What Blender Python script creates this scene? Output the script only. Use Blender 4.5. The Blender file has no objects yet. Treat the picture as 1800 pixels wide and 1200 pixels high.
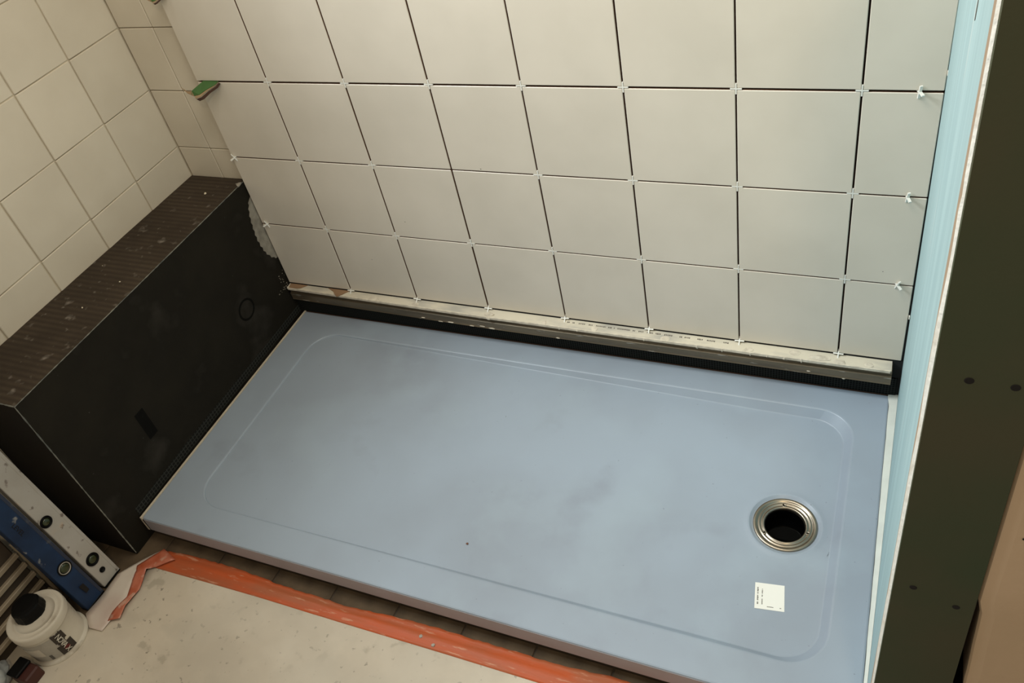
import bpy, bmesh, math, random
from mathutils import Vector, Matrix
random.seed(4)
C = bpy.context.scene.collection
SC = bpy.context.scene

# ------------------------------------------------------------------ camera, world, lights, exposure
cam_d = bpy.data.cameras.new('camera')
cam = bpy.data.objects.new('camera', cam_d)
C.objects.link(cam)
cam_d.sensor_width = 36.0
cam_d.lens = 29.5523
cam_d.shift_y = -0.04394
cam_d.clip_start = 0.02
cam.matrix_world = Matrix([[0.913163, -0.111195, 0.392135, 1.467375], [0.36472, 0.652428, -0.664317, -1.335512], [-0.181971, 0.749648, 0.636328, 1.330393], [0.0, 0.0, 0.0, 1.0]])
SC.camera = cam

SC.view_settings.view_transform = 'Standard'
SC.view_settings.look = 'None'
SC.view_settings.gamma = 1.0
SC.view_settings.exposure = 0.36
SC.view_settings.use_curve_mapping = False

W = bpy.data.worlds.new('world'); SC.world = W; W.use_nodes = True
bg = W.node_tree.nodes['Background']
bg.inputs[0].default_value = (1.0, 0.93, 0.82, 1)
bg.inputs[1].default_value = 0.25

def area(name, loc, target, sx, sy, power, col):
    d = bpy.data.lights.new(name, 'AREA'); d.shape = 'RECTANGLE'; d.size = sx; d.size_y = sy
    d.energy = power; d.color = col
    o = bpy.data.objects.new(name, d); C.objects.link(o); o.location = loc
    o.rotation_euler = (Vector(target) - Vector(loc)).to_track_quat('-Z', 'Y').to_euler()
    return o
wl_ = area('window_light', (-0.10, -0.62, 1.75), (1.50, -0.38, 0.40), 0.55, 0.60, 6.1, (0.84, 0.94, 1.0))
wl_.data.spread = math.radians(80)
pd = bpy.data.lights.new('ceiling_lamp', 'POINT'); pd.energy = 25; pd.color = (1.0, 0.78, 0.50); pd.shadow_soft_size = 0.09
po = bpy.data.objects.new('ceiling_lamp', pd); C.objects.link(po); po.location = (1.80, -1.75, 2.15)
area('shower_ceiling_light', (0.92, -0.46, 1.85), (0.98, -0.26, 0.3), 0.8, 0.35, 8.6, (1.0, 0.90, 0.76))

# ------------------------------------------------------------------ materials
def mat(name, base, rough=0.6, metal=0.0, base2=None, scale=8.0, detail=4.0, lo=0.35, hi=0.65, bump=0.0,
        bscale=120.0, stretch=(1, 1, 1), spots=None, spec=0.5, rand=0.0, coat=0.0, alpha=1.0):
    m = bpy.data.materials.new(name); m.use_nodes = True
    nt = m.node_tree; N = nt.nodes; L = nt.links
    b = N['Principled BSDF']
    b.inputs['Roughness'].default_value = rough
    b.inputs['Metallic'].default_value = metal
    b.inputs['Specular IOR Level'].default_value = spec
    b.inputs['Coat Weight'].default_value = coat
    b.inputs['Alpha'].default_value = alpha
    tc = N.new('ShaderNodeTexCoord'); mp = N.new('ShaderNodeMapping'); mp.inputs['Scale'].default_value = stretch
    L.new(tc.outputs['Object'], mp.inputs['Vector'])
    if rand:
        oi = N.new('ShaderNodeObjectInfo'); va = N.new('ShaderNodeVectorMath'); va.operation = 'SCALE'
        L.new(oi.outputs['Location'], va.inputs[0]); va.inputs['Scale'].default_value = 1.0
        ad = N.new('ShaderNodeVectorMath'); ad.operation = 'ADD'
        L.new(mp.outputs[0], ad.inputs[0]); L.new(va.outputs[0], ad.inputs[1]); vec = ad.outputs[0]
    else:
        vec = mp.outputs[0]
    col = None
    rgb = N.new('ShaderNodeRGB'); rgb.outputs[0].default_value = (*base, 1); col = rgb.outputs[0]
    if base2:
        nz = N.new('ShaderNodeTexNoise'); nz.inputs['Scale'].default_value = scale; nz.inputs['Detail'].default_value = detail
        L.new(vec, nz.inputs['Vector'])
        mr = N.new('ShaderNodeMapRange'); mr.inputs['From Min'].default_value = lo; mr.inputs['From Max'].default_value = hi
        L.new(nz.outputs['Fac'], mr.inputs['Value'])
        mx = N.new('ShaderNodeMix'); mx.data_type = 'RGBA'
        L.new(mr.outputs[0], mx.inputs['Factor']); L.new(col, mx.inputs[6]); mx.inputs[7].default_value = (*base2, 1)
        col = mx.outputs[2]
    for sp in (spots or []):     # (colour, scale, low, high, amount): scattered marks
        nz = N.new('ShaderNodeTexNoise'); nz.inputs['Scale'].default_value = sp[1]; nz.inputs['Detail'].default_value = 5
        L.new(vec, nz.inputs['Vector'])
        mr = N.new('ShaderNodeMapRange'); mr.inputs['From Min'].default_value = sp[2] - .045; mr.inputs['From Max'].default_value = sp[3] - .045
        mr.inputs['To Max'].default_value = sp[4]
        L.new(nz.outputs['Fac'], mr.inputs['Value'])
        mx = N.new('ShaderNodeMix'); mx.data_type = 'RGBA'
        L.new(mr.outputs[0], mx.inputs['Factor']); L.new(col, mx.inputs[6]); mx.inputs[7].default_value = (*sp[0], 1)
        col = mx.outputs[2]
    if rand:
        hs = N.new('ShaderNodeHueSaturation'); mr = N.new('ShaderNodeMapRange')
        mr.inputs['To Min'].default_value = 1 - rand; mr.inputs['To Max'].default_value = 1 + rand
        L.new(oi.outputs['Random'], mr.inputs['Value']); L.new(mr.outputs[0], hs.inputs['Value']); L.new(col, hs.inputs['Color'])
        col = hs.outputs[0]
    L.new(col, b.inputs['Base Color'])
    if bump:
        nb = N.new('ShaderNodeTexNoise'); nb.inputs['Scale'].default_value = bscale; nb.inputs['Detail'].default_value = 3
        L.new(vec, nb.inputs['Vector'])
        bp = N.new('ShaderNodeBump'); bp.inputs['Strength'].default_value = bump; bp.inputs['Distance'].default_value = 0.002
        L.new(nb.outputs['Fac'], bp.inputs['Height']); L.new(bp.outputs[0], b.inputs['Normal'])
    m['colsock'] = 1
    return m

def node_mix(m, build):
    """insert build(N, L, mapping_vector) -> (factor socket, colour) over the base colour"""
    nt = m.node_tree; N = nt.nodes; L = nt.links; b = N['Principled BSDF']
    tc = N.new('ShaderNodeTexCoord')
    fac, colr = build(N, L, tc.outputs['Object'])
    old = b.inputs['Base Color'].links[0].from_socket
    mx = N.new('ShaderNodeMix'); mx.data_type = 'RGBA'
    L.new(fac, mx.inputs['Factor']); L.new(old, mx.inputs[6]); mx.inputs[7].default_value = (*colr, 1)
    L.new(mx.outputs[2], b.inputs['Base Color'])

def grid_lines(scale_a, scale_b, axes, colr, width=0.25, amount=1.0, bump=0.0):
    """thin woven-mesh lines along two axes"""
    def f(N, L, v):
        s = N.new('ShaderNodeSeparateXYZ'); L.new(v, s.inputs[0])
        outs = []
        for ax, sc in zip(axes, (scale_a, scale_b)):
            a = N.new('ShaderNodeMath'); a.operation = 'MULTIPLY'; a.inputs[1].default_value = sc; L.new(s.outputs[ax], a.inputs[0])
            fr = N.new('ShaderNodeMath'); fr.operation = 'FRACT'; L.new(a.outputs[0], fr.inputs[0])
            lt = N.new('ShaderNodeMath'); lt.operation = 'LESS_THAN'; lt.inputs[1].default_value = width; L.new(fr.outputs[0], lt.inputs[0])
            outs.append(lt.outputs[0])
        mx = N.new('ShaderNodeMath'); mx.operation = 'MAXIMUM'; L.new(outs[0], mx.inputs[0]); L.new(outs[1], mx.inputs[1])
        mu = N.new('ShaderNodeMath'); mu.operation = 'MULTIPLY'; mu.inputs[1].default_value = amount; L.new(mx.outputs[0], mu.inputs[0])
        return mu.outputs[0], colr
    return f

def rect_mark(axes, boxes, colr, amount=1.0, noise=0.0):
    """flat printed rectangles given as (a0, a1, b0, b1) in two object axes"""
    def f(N, L, v):
        s = N.new('ShaderNodeSeparateXYZ'); L.new(v, s.inputs[0])
        tot = None
        for a0, a1, b0, b1 in boxes:
            prod = None
            for ax, lo_, hi_ in ((axes[0], a0, a1), (axes[1], b0, b1)):
                c = N.new('ShaderNodeMath'); c.operation = 'COMPARE'; L.new(s.outputs[ax], c.inputs[0])
                c.inputs[1].default_value = (lo_ + hi_) / 2; c.inputs[2].default_value = (hi_ - lo_) / 2
                if prod is None: prod = c.outputs[0]
                else:
                    mu = N.new('ShaderNodeMath'); mu.operation = 'MULTIPLY'; L.new(prod, mu.inputs[0]); L.new(c.outputs[0], mu.inputs[1]); prod = mu.outputs[0]
            if tot is None: tot = prod
            else:
                ma = N.new('ShaderNodeMath'); ma.operation = 'MAXIMUM'; L.new(tot, ma.inputs[0]); L.new(prod, ma.inputs[1]); tot = ma.outputs[0]
        mu = N.new('ShaderNodeMath'); mu.operation = 'MULTIPLY'; mu.inputs[1].default_value = amount; L.new(tot, mu.inputs[0])
        return mu.outputs[0], colr
    return f

M = {}
M['tile'] = mat('new_tile_glaze', (0.72, 0.665, 0.565), rough=0.34, base2=(0.66, 0.61, 0.515), scale=5, rand=0.012, bump=0.03, bscale=60, spec=0.4)
M['bisque'] = mat('tile_bisque_body', (0.15, 0.075, 0.042), rough=0.9)
M['oldtile'] = mat('old_tile_glaze', (0.70, 0.64, 0.52), rough=0.30, base2=(0.65, 0.59, 0.475), scale=7, rand=0.02, bump=0.04, bscale=40, spec=0.4)
M['grout'] = mat('old_grout', (0.60, 0.53, 0.40), rough=0.9, base2=(0.50, 0.44, 0.34), scale=30)
M['bed'] = mat('brown_adhesive_bed', (0.05, 0.025, 0.014), rough=0.9, base2=(0.02, 0.012, 0.008), scale=20)
M['gap'] = mat('black_backer', (0.008, 0.008, 0.008), rough=0.9)
M['teal'] = mat('teal_board_paper', (0.31, 0.455, 0.475), rough=0.6, base2=(0.37, 0.525, 0.54), scale=3.0, stretch=(3, 10, 0.7), bump=0.05, bscale=200,
                spots=[((0.62, 0.70, 0.68), 4.0, 0.68, 0.78, 0.5)])
M['gypsum'] = mat('gypsum_core', (0.88, 0.85, 0.76), rough=0.9, base2=(0.76, 0.68, 0.55), scale=25, lo=0.5, hi=0.75, bump=0.6, bscale=150)
M['brownpaper'] = mat('brown_paper_edge', (0.42, 0.30, 0.20), rough=0.9)
M['cap'] = mat('dark_green_board_paper', (0.060, 0.076, 0.043), rough=0.75, base2=(0.078, 0.076, 0.045), scale=5, bump=0.08, bscale=300, spec=0.15)
M['hole'] = mat('screw_hole_dark', (0.006, 0.004, 0.003), rough=0.9)
M['plaster'] = mat('beige_plaster', (0.62, 0.455, 0.30), rough=0.85, base2=(0.56, 0.41, 0.265), scale=5, bump=0.2, bscale=80, spec=0.2)
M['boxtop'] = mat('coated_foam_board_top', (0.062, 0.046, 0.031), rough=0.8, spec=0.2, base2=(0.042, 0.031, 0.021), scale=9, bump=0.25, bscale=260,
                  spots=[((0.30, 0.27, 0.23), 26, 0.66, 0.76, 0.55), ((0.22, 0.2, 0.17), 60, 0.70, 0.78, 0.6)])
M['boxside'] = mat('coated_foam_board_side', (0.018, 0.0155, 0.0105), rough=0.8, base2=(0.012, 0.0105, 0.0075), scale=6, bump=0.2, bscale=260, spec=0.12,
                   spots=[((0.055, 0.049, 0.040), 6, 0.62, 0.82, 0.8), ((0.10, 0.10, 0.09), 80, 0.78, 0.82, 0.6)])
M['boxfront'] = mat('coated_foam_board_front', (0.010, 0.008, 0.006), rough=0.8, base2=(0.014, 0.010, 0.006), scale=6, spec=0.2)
M['foam'] = mat('blue_grey_foam_edge', (0.085, 0.095, 0.088), rough=0.9, base2=(0.24, 0.235, 0.19), scale=22, bump=0.5, bscale=200)
M['mesh'] = mat('glass_fibre_mesh', (0.005, 0.0055, 0.005), rough=0.8, spec=0.1)
node_mix(M['mesh'], grid_lines(170, 170, ('X', 'Z'), (0.03, 0.034, 0.031), 0.22, 0.8))
M['meshy'] = mat('glass_fibre_mesh_side', (0.010, 0.010, 0.009), rough=0.85, spec=0.15)
node_mix(M['meshy'], grid_lines(110, 110, ('Y', 'Z'), (0.040, 0.042, 0.036), 0.25, 0.8))
M['fleece'] = mat('white_fleece_band', (0.30, 0.275, 0.225), rough=0.9, base2=(0.21, 0.19, 0.155), scale=60, bump=0.6, bscale=200)
M['tray'] = mat('blue_grey_tray_resin', (0.325, 0.388, 0.458), rough=0.36, base2=(0.275, 0.318, 0.370), scale=2.2, detail=4, lo=0.42, hi=0.68, bump=0.02, bscale=350, spec=0.45,
                spots=[((0.36, 0.44, 0.50), 5, 0.58, 0.8, 0.5), ((0.24, 0.27, 0.32), 7.0, 0.66, 0.80, 0.45), ((0.12, 0.13, 0.15), 140, 0.775, 0.80, 0.6)])
M['trayshade'] = mat('tray_front_shaded', (0.36, 0.34, 0.36), rough=0.55, base2=(0.33, 0.31, 0.32), scale=14)  # dim light on the tray's front face, put into a greyer tone
M['seal_cream'] = mat('cream_edge_foam', (0.62, 0.55, 0.42), rough=0.8, base2=(0.52, 0.46, 0.36), scale=30)
M['seal_white'] = mat('white_edge_foam', (0.66, 0.68, 0.62), rough=0.7, base2=(0.58, 0.6, 0.55), scale=20)
M['steel'] = mat('brushed_steel', (0.36, 0.32, 0.26), rough=0.32, metal=1.0, base2=(0.27, 0.24, 0.19), scale=20)
M['water'] = mat('trap_water', (0.001, 0.001, 0.001), rough=0.02, spec=0.06)
M['drainblack'] = mat('black_drain_plastic', (0.0015, 0.0015, 0.0015), rough=0.9, spec=0.0)
M['alu'] = mat('dull_metal_batten', (0.22, 0.175, 0.115), rough=0.42, metal=0.6, base2=(0.14, 0.115, 0.08), scale=6, stretch=(1, 8, 8),
               spots=[((0.6, 0.56, 0.48), 24, 0.70, 0.76, 0.8)])
M['aluledge'] = mat('cream_smeared_ledge', (0.62, 0.57, 0.45), rough=0.7, base2=(0.42, 0.40, 0.34), scale=11, stretch=(1, 3, 1), lo=0.45, hi=0.7, bump=0.2, bscale=120)
M['smear'] = mat('dried_adhesive', (0.68, 0.62, 0.50), rough=0.9, base2=(0.5, 0.45, 0.36), scale=60, bump=0.6, bscale=200)
M['print'] = mat('grey_print', (0.10, 0.09, 0.075), rough=0.8)
M['card'] = mat('brown_cardboard', (0.30, 0.185, 0.10), rough=0.9, base2=(0.24, 0.145, 0.08), scale=20)
M['cardgreen'] = mat('green_printed_card', (0.055, 0.15, 0.035), rough=0.6, base2=(0.045, 0.12, 0.03), scale=20)
M['cardpale'] = mat('pale_brown_card', (0.36, 0.25, 0.14), rough=0.9, base2=(0.27, 0.18, 0.10), scale=30)
M['carddark'] = mat('dark_brown_matte', (0.05, 0.022, 0.012), rough=0.9)
M['white'] = mat('white_spacer_plastic', (0.80, 0.80, 0.74), rough=0.45)
M['paper'] = mat('beige_protective_fleece', (0.60, 0.53, 0.42), rough=0.9, base2=(0.53, 0.47, 0.375), scale=9, bump=0.8, bscale=22,
                 spots=[((0.40, 0.355, 0.275), 10, 0.56, 0.70, 0.6), ((0.20, 0.175, 0.135), 75, 0.695, 0.74, 0.75), ((0.33, 0.29, 0.22), 24, 0.66, 0.72, 0.5), ((0.70, 0.64, 0.53), 5, 0.5, 0.7, 0.7), ((0.45, 0.40, 0.32), 3, 0.52, 0.62, 0.4)])
M['tape'] = mat('orange_adhesive_tape', (0.52, 0.10, 0.028), rough=0.5, spec=0.3, base2=(0.42, 0.105, 0.04), scale=9, stretch=(1, 6, 1), bump=0.25, bscale=30,
                spots=[((0.36, 0.13, 0.06), 5, 0.54, 0.72, 0.6), ((0.62, 0.33, 0.20), 22, 0.66, 0.74, 0.6)])
M['tapered'] = mat('torn_orange_tape', (0.40, 0.085, 0.035), rough=0.4, base2=(0.5, 0.16, 0.09), scale=30, bump=0.5, bscale=60,
                   spots=[((0.58, 0.40, 0.30), 50, 0.62, 0.72, 0.6)])
M['film'] = mat('cloudy_plastic_film', (0.66, 0.60, 0.51), rough=0.35, base2=(0.58, 0.47, 0.40), scale=10, bump=0.3, bscale=20)
M['subfloor'] = mat('brown_floor_tile', (0.115, 0.082, 0.050), rough=0.85, spec=0.2, base2=(0.07, 0.05, 0.031), scale=18, bump=0.3, bscale=90)
M['subgap'] = mat('dark_floor_joint', (0.055, 0.040, 0.026), rough=0.9)
M['levelw'] = mat('scuffed_white_level', (0.42, 0.40, 0.36), rough=0.5, base2=(0.36, 0.335, 0.29), scale=10,
                  spots=[((0.12, 0.09, 0.07), 45, 0.66, 0.72, 0.8), ((0.50, 0.38, 0.26), 18, 0.66, 0.72, 0.7)])
M['levelb'] = mat('scuffed_blue_level', (0.013, 0.034, 0.085), rough=0.55, spec=0.25, base2=(0.009, 0.020, 0.048), scale=14,
                  spots=[((0.32, 0.31, 0.28), 30, 0.68, 0.74, 0.7)])
M['levelbedge'] = mat('dark_blue_level_edge', (0.018, 0.026, 0.05), rough=0.6, base2=(0.10, 0.10, 0.09), scale=30, lo=0.6, hi=0.75)
M['vial'] = mat('green_vial_liquid', (0.026, 0.036, 0.012), rough=0.25, coat=0.2)
M['blackplastic'] = mat('black_plastic', (0.003, 0.003, 0.003), rough=0.5, spec=0.15)
M['tub'] = mat('cream_white_tub_plastic', (0.62, 0.57, 0.47), rough=0.45, base2=(0.56, 0.51, 0.415), scale=12,
               spots=[((0.30, 0.25, 0.18), 26, 0.66, 0.76, 0.6)])
M['tublabel'] = mat('tub_label_grey', (0.40, 0.37, 0.31), rough=0.6, base2=(0.34, 0.315, 0.265), scale=30)
M['tubdark'] = mat('tub_label_dark', (0.030, 0.022, 0.016), rough=0.6)
M['white_print'] = mat('white_print', (0.68, 0.64, 0.54), rough=0.6)
M['red_print'] = mat('red_print', (0.35, 0.03, 0.03), rough=0.6)
M['grille'] = mat('beige_slat_paint', (0.34, 0.28, 0.19), rough=0.6, base2=(0.28, 0.225, 0.155), scale=12)
M['grilledark'] = mat('dark_brown_frame', (0.06, 0.042, 0.026), rough=0.7, base2=(0.035, 0.025, 0.016), scale=12)
M['bag'] = mat('crinkled_grey_plastic', (0.24, 0.25, 0.24), rough=0.22, base2=(0.45, 0.46, 0.44), scale=25, bump=1.0, bscale=35)
M['darkred'] = mat('dark_red_box', (0.060, 0.014, 0.008), rough=0.6, base2=(0.04, 0.01, 0.008), scale=12)
M['sticker'] = mat('white_sticker_paper', (0.80, 0.79, 0.72), rough=0.55)
M['crumb'] = mat('mortar_crumb', (0.72, 0.66, 0.50), rough=0.9)
M['browncrumb'] = mat('brown_grit', (0.16, 0.07, 0.04), rough=0.9)

# fine ribs across the top of the black box
def ribs(N, L, v):
    w = N.new('ShaderNodeTexWave'); w.wave_type = 'BANDS'; w.bands_direction = 'Y'; w.inputs['Scale'].default_value = 22
    w.inputs['Distortion'].default_value = 0.6; w.inputs['Detail Scale'].default_value = 3; L.new(v, w.inputs['Vector'])
    mr = N.new('ShaderNodeMapRange'); mr.inputs['To Max'].default_value = 0.55; L.new(w.outputs['Fac'], mr.inputs['Value'])
    return mr.outputs[0], (0.026, 0.019, 0.013)
node_mix(M['boxtop'], ribs)
node_mix(M['boxside'], rect_mark(('Y', 'Z'), [(-0.197, -0.170, 0.190, 0.270)], (0.003, 0.003, 0.002)))
def ring_mark(cy, cz, r0, r1, colr):
    def f(N, L, v):
        s = N.new('ShaderNodeSeparateXYZ'); L.new(v, s.inputs[0])
        c = N.new('ShaderNodeCombineXYZ'); L.new(s.outputs['Y'], c.inputs[0]); L.new(s.outputs['Z'], c.inputs[1])
        d = N.new('ShaderNodeVectorMath'); d.operation = 'DISTANCE'; L.new(c.outputs[0], d.inputs[0]); d.inputs[1].default_value = (cy, cz, 0)
        k = N.new('ShaderNodeMath'); k.operation = 'COMPARE'; L.new(d.outputs['Value'], k.inputs[0])
        k.inputs[1].default_value = (r0 + r1) / 2; k.inputs[2].default_value = (r1 - r0) / 2
        return k.outputs[0], colr
    return f
node_mix(M['boxside'], ring_mark(0.212, 0.224, 0.024, 0.030, (0.003, 0.003, 0.002)))

# ------------------------------------------------------------------ mesh helpers
def tag(o, label=None, cat=None, group=None, kind=None):
    if label: o['label'] = label
    if cat: o['category'] = cat
    if group: o['group'] = group
    if kind: o['kind'] = kind
    return o
def link(name, me, m, parent=None, loc=None, rot=None):
    o = bpy.data.objects.new(name, me); C.objects.link(o)
    if m is not None:
        if not me.materials: me.materials.append(M[m] if isinstance(m, str) else m)
    if parent: o.parent = parent
    if loc: o.location = loc
    if rot: o.rotation_euler = rot
    return o
def empty(name, loc=(0, 0, 0), rot=(0, 0, 0)):
    o = bpy.data.objects.new(name, None); C.objects.link(o); o.location = loc; o.rotation_euler = rot; o.empty_display_size = 0.05
    return o
def mesh(name, verts, faces, smooth=False):
    me = bpy.data.meshes.new(name); me.from_pydata([tuple(v) for v in verts], [], faces); me.validate(); me.update()
    bm = bmesh.new(); bm.from_mesh(me); bmesh.ops.recalc_face_normals(bm, faces=bm.faces); bm.to_mesh(me); bm.free()
    if smooth:
        for p in me.polygons: p.use_smooth = True
    return me
def boxmesh(name, x0, x1, y0, y1, z0, z1, bev=0.0, seg=1):
    bm = bmesh.new()
    bmesh.ops.create_cube(bm, size=1.0)
    for v in bm.verts:
        v.co = Vector(((x0 + x1) / 2 + v.co.x * (x1 - x0), (y0 + y1) / 2 + v.co.y * (y1 - y0), (z0 + z1) / 2 + v.co.z * (z1 - z0)))
    if bev: bmesh.ops.bevel(bm, geom=bm.edges[:], offset=bev, segments=seg, profile=0.5, affect='EDGES')
    me = bpy.data.meshes.new(name); bm.to_mesh(me); bm.free()
    return me
def prism(name, pts, z0, z1, bev=0.0):
    """outline pts in x,y between two heights"""
    n = len(pts)
    v = [(p[0], p[1], z0) for p in pts] + [(p[0], p[1], z1) for p in pts]
    f = [tuple(range(n))[::-1], tuple(range(n, 2 * n))] + [(i, (i + 1) % n, n + (i + 1) % n, n + i) for i in range(n)]
    me = mesh(name, v, f)
    if bev:
        bm = bmesh.new(); bm.from_mesh(me); bmesh.ops.bevel(bm, geom=bm.edges[:], offset=bev, segments=1, affect='EDGES'); bm.to_mesh(me); bm.free()
    return me
def lathe(name, prof, n=40, smooth=True, cx=0, cy=0):
    v = []; f = []
    for r, z in prof:
        for i in range(n):
            a = 2 * math.pi * i / n; v.append((cx + r * math.cos(a), cy + r * math.sin(a), z))
    for k in range(len(prof) - 1):
        for i in range(n):
            j = (i + 1) % n; f.append((k * n + i, k * n + j, (k + 1) * n + j, (k + 1) * n + i))
    me = bpy.data.meshes.new(name); me.from_pydata(v, [], f); me.update()
    if smooth:
        for p in me.polygons: p.use_smooth = True
    return me
def joinbm(name, meshes):
    bm = bmesh.new()
    for me in meshes: bm.from_mesh(me)
    out = bpy.data.meshes.new(name); bm.to_mesh(out); bm.free(); return out
def textmesh(s, size, depth=0.0):
    cu = bpy.data.curves.new('print', 'FONT'); cu.body = s; cu.size = size; cu.extrude = depth; cu.align_x = 'CENTER'; cu.align_y = 'CENTER'
    cu.resolution_u = 2
    o = bpy.data.objects.new('print', cu); C.objects.link(o)
    dg = bpy.context.evaluated_depsgraph_get(); me = bpy.data.meshes.new_from_object(o.evaluated_get(dg))
    bpy.data.objects.remove(o); return me

# ------------------------------------------------------------------ setting: back wall and its tiles
P = 0.202; G = 0.0032; TOPROW = 5
WTOP = 1.25
wall_back = tag(link('wall_back', boxmesh('wall_back', -0.30, 1.66, 0.022, 0.14, -0.172, WTOP), 'grout'), kind='structure')
link('adhesive_bed', boxmesh('adhesive_bed', 0.006, 1.5345, 0.0075, 0.0225, 0.002, P * (TOPROW + 1) - .003), 'bed', wall_back)
link('waterproof_board', boxmesh('waterproof_board', -0.004, 1.56, 0.0015, 0.0225, -0.172, 0.0015), 'gap', wall_back)
link('waterproof_board', boxmesh('waterproof_board2', 1.5346, 1.56, 0.003, 0.0225, 0.0015, WTOP), 'gap', wall_back)
tile_full = boxmesh('tile', -P / 2 + G / 2, P / 2 - G / 2, 0.0, 0.008, -P / 2 + G / 2, P / 2 - G / 2, 0.0011)
def bisque_sides(me):
    """glaze on the face and its rounded rim, raw brown clay on the sides and back"""
    me.materials.append(M['tile']); me.materials.append(M['bisque'])
    for p in me.polygons:
        if p.normal.y > -0.1: p.material_index = 1
    return me
bisque_sides(tile_full)
XR = 1.534
wcut = XR - 7 * P - G / 2
tile_cut = bisque_sides(boxmesh('tile_cut', 0, wcut, 0.0, 0.008, -P / 2 + G / 2, P / 2 - G / 2, 0.0011))
XL = 0.0005
w0 = P - G / 2 - XL
tile_left = bisque_sides(boxmesh('tile_left', 0, w0, 0.0, 0.008, -P / 2 + G / 2, P / 2 - G / 2, 0.0011))
rowdz = [0.003, 0.0012, 0.0, 0.0015, 0.002, 0.002]
for r in range(TOPROW + 1):
    zc = (r + 0.5) * P + rowdz[r] * 0.5
    for c in range(8):
        jx = random.uniform(-.0003, .0003); jy = random.uniform(-.0003, .0002)
        if c == 0: link('tile', tile_left, 'tile', wall_back, (XL, jy, zc))
        elif c == 7: link('tile', tile_cut, 'tile', wall_back, (7 * P + G / 2, jy, zc))
        else: link('tile', tile_full, 'tile', wall_back, ((c + 0.5) * P + jx, jy, zc))

# old tiles: left wall (very slightly out of square) and the strip of back wall beside it
LX, SL, YO = -0.180, 0.0105, 0.0162
PO, PW, GO = 0.1573, 0.1545, 0.0022
zs0 = 0.4145 - 4 * PO
wl = mesh('wall_left', [(LX - 0.0035 - SL * t, -t, z) for t in (-0.03, 1.6) for z in (-0.172, WTOP)] +
          [(LX - 0.12 - SL * t, -t, z) for t in (-0.03, 1.6) for z in (-0.172, WTOP)],
          [(0, 1, 3, 2), (4, 5, 7, 6), (0, 2, 6, 4), (1, 3, 7, 5), (0, 1, 5, 4), (2, 3, 7, 6)])
wall_left = tag(link('wall_left', wl, 'grout'), kind='structure')
def old_tile(name, w, h):
    return boxmesh(name, -w / 2 + GO / 2, w / 2 - GO / 2, 0, 0.006, -h / 2 + GO / 2, h / 2 - GO / 2, 0.0013)
ot_full = old_tile('old_tile', PW, PO); ot_corner = old_tile('old_tile_corner', 0.1415 + YO, PO)
ang = math.pi / 2 + math.atan(SL)
vj = [YO, -0.1410, -0.2955, -0.4500, -0.6045, -0.7590, -0.9135, -1.0680, -1.2225]
for k in range(0, 9):
    zc = zs0 + (k + 0.5) * PO
    if zc + PO / 2 > WTOP: continue
    for i in range(8):
        y0, y1 = vj[i], vj[i + 1]; yc = (y0 + y1) / 2
        link('tile', ot_corner if i == 0 else ot_full, 'oldtile', wall_left, (LX + SL * yc + random.uniform(-.0003, .0003), yc, zc), (0, 0, ang))
ot_b = old_tile('old_tile_back', 0.104, PO); ot_b2 = old_tile('old_tile_back_b', 0.074, PO)
for k in range(0, 9):
    zc = zs0 + (k + 0.5) * PO
    if zc + PO / 2 > WTOP: continue
    link('tile', ot_b, 'oldtile', wall_back, (-0.180 + 0.052, YO, zc))
    link('tile', ot_b2, 'oldtile', wall_back, (-0.076 + 0.037, YO, zc))

# ------------------------------------------------------------------ setting: floor
floor = tag(link('floor', boxmesh('floor', -0.42, 2.1, -2.2, 0.15, -0.23, -0.1745), 'subgap'), kind='structure')
ft = boxmesh('floor_tile', -0.0735, 0.0735, -0.0735, 0.0735, -0.176, -0.172, 0.0012)
for i in range(15):
    for j in range(7):
        x = -0.16 + 0.15 * i; y = -0.62 - 0.15 * j
        if x > 1.75: continue
        link('tile', ft, 'subfloor', floor, (x, y, random.uniform(-.0006, 0)))

# ------------------------------------------------------------------ setting: partition on the right
def bx(y, z, off=0.0): return 1.5368 + 0.0170 * y - 0.006 * (z - 0.3) + off      # face of the teal board
YF = -0.7134
vs = []; fs = []; nz_, ny_ = 14, 8
ys = [0.02 + (YF + 0.006 - 0.02) * i / ny_ for i in range(ny_ + 1)]
zz = [-0.172 + (WTOP + 0.172) * k / nz_ for k in range(nz_ + 1)]
for y in ys:
    for z in zz: vs.append((bx(y, z), y, z))
for i in range(ny_):
    for k in range(nz_):
        a = i * (nz_ + 1) + k; fs.append((a, a + 1, a + nz_ + 2, a + nz_ + 1))
o0 = len(vs)
for y in (ys[0], ys[-1]):
    for z in (zz[0], zz[-1]): vs.append((bx(y, z, .0125), y, z))
n1 = nz_ + 1
fs += [(o0, o0 + 1, o0 + 3, o0 + 2), (0, nz_, o0 + 1, o0), (ny_ * n1, ny_ * n1 + nz_, o0 + 3, o0 + 2),
       (0, ny_ * n1, o0 + 2, o0), (nz_, ny_ * n1 + nz_, o0 + 3, o0 + 1)]
wall_right = tag(link('wall_right', mesh('wall_right', vs, fs), 'teal'), kind='structure')
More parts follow.
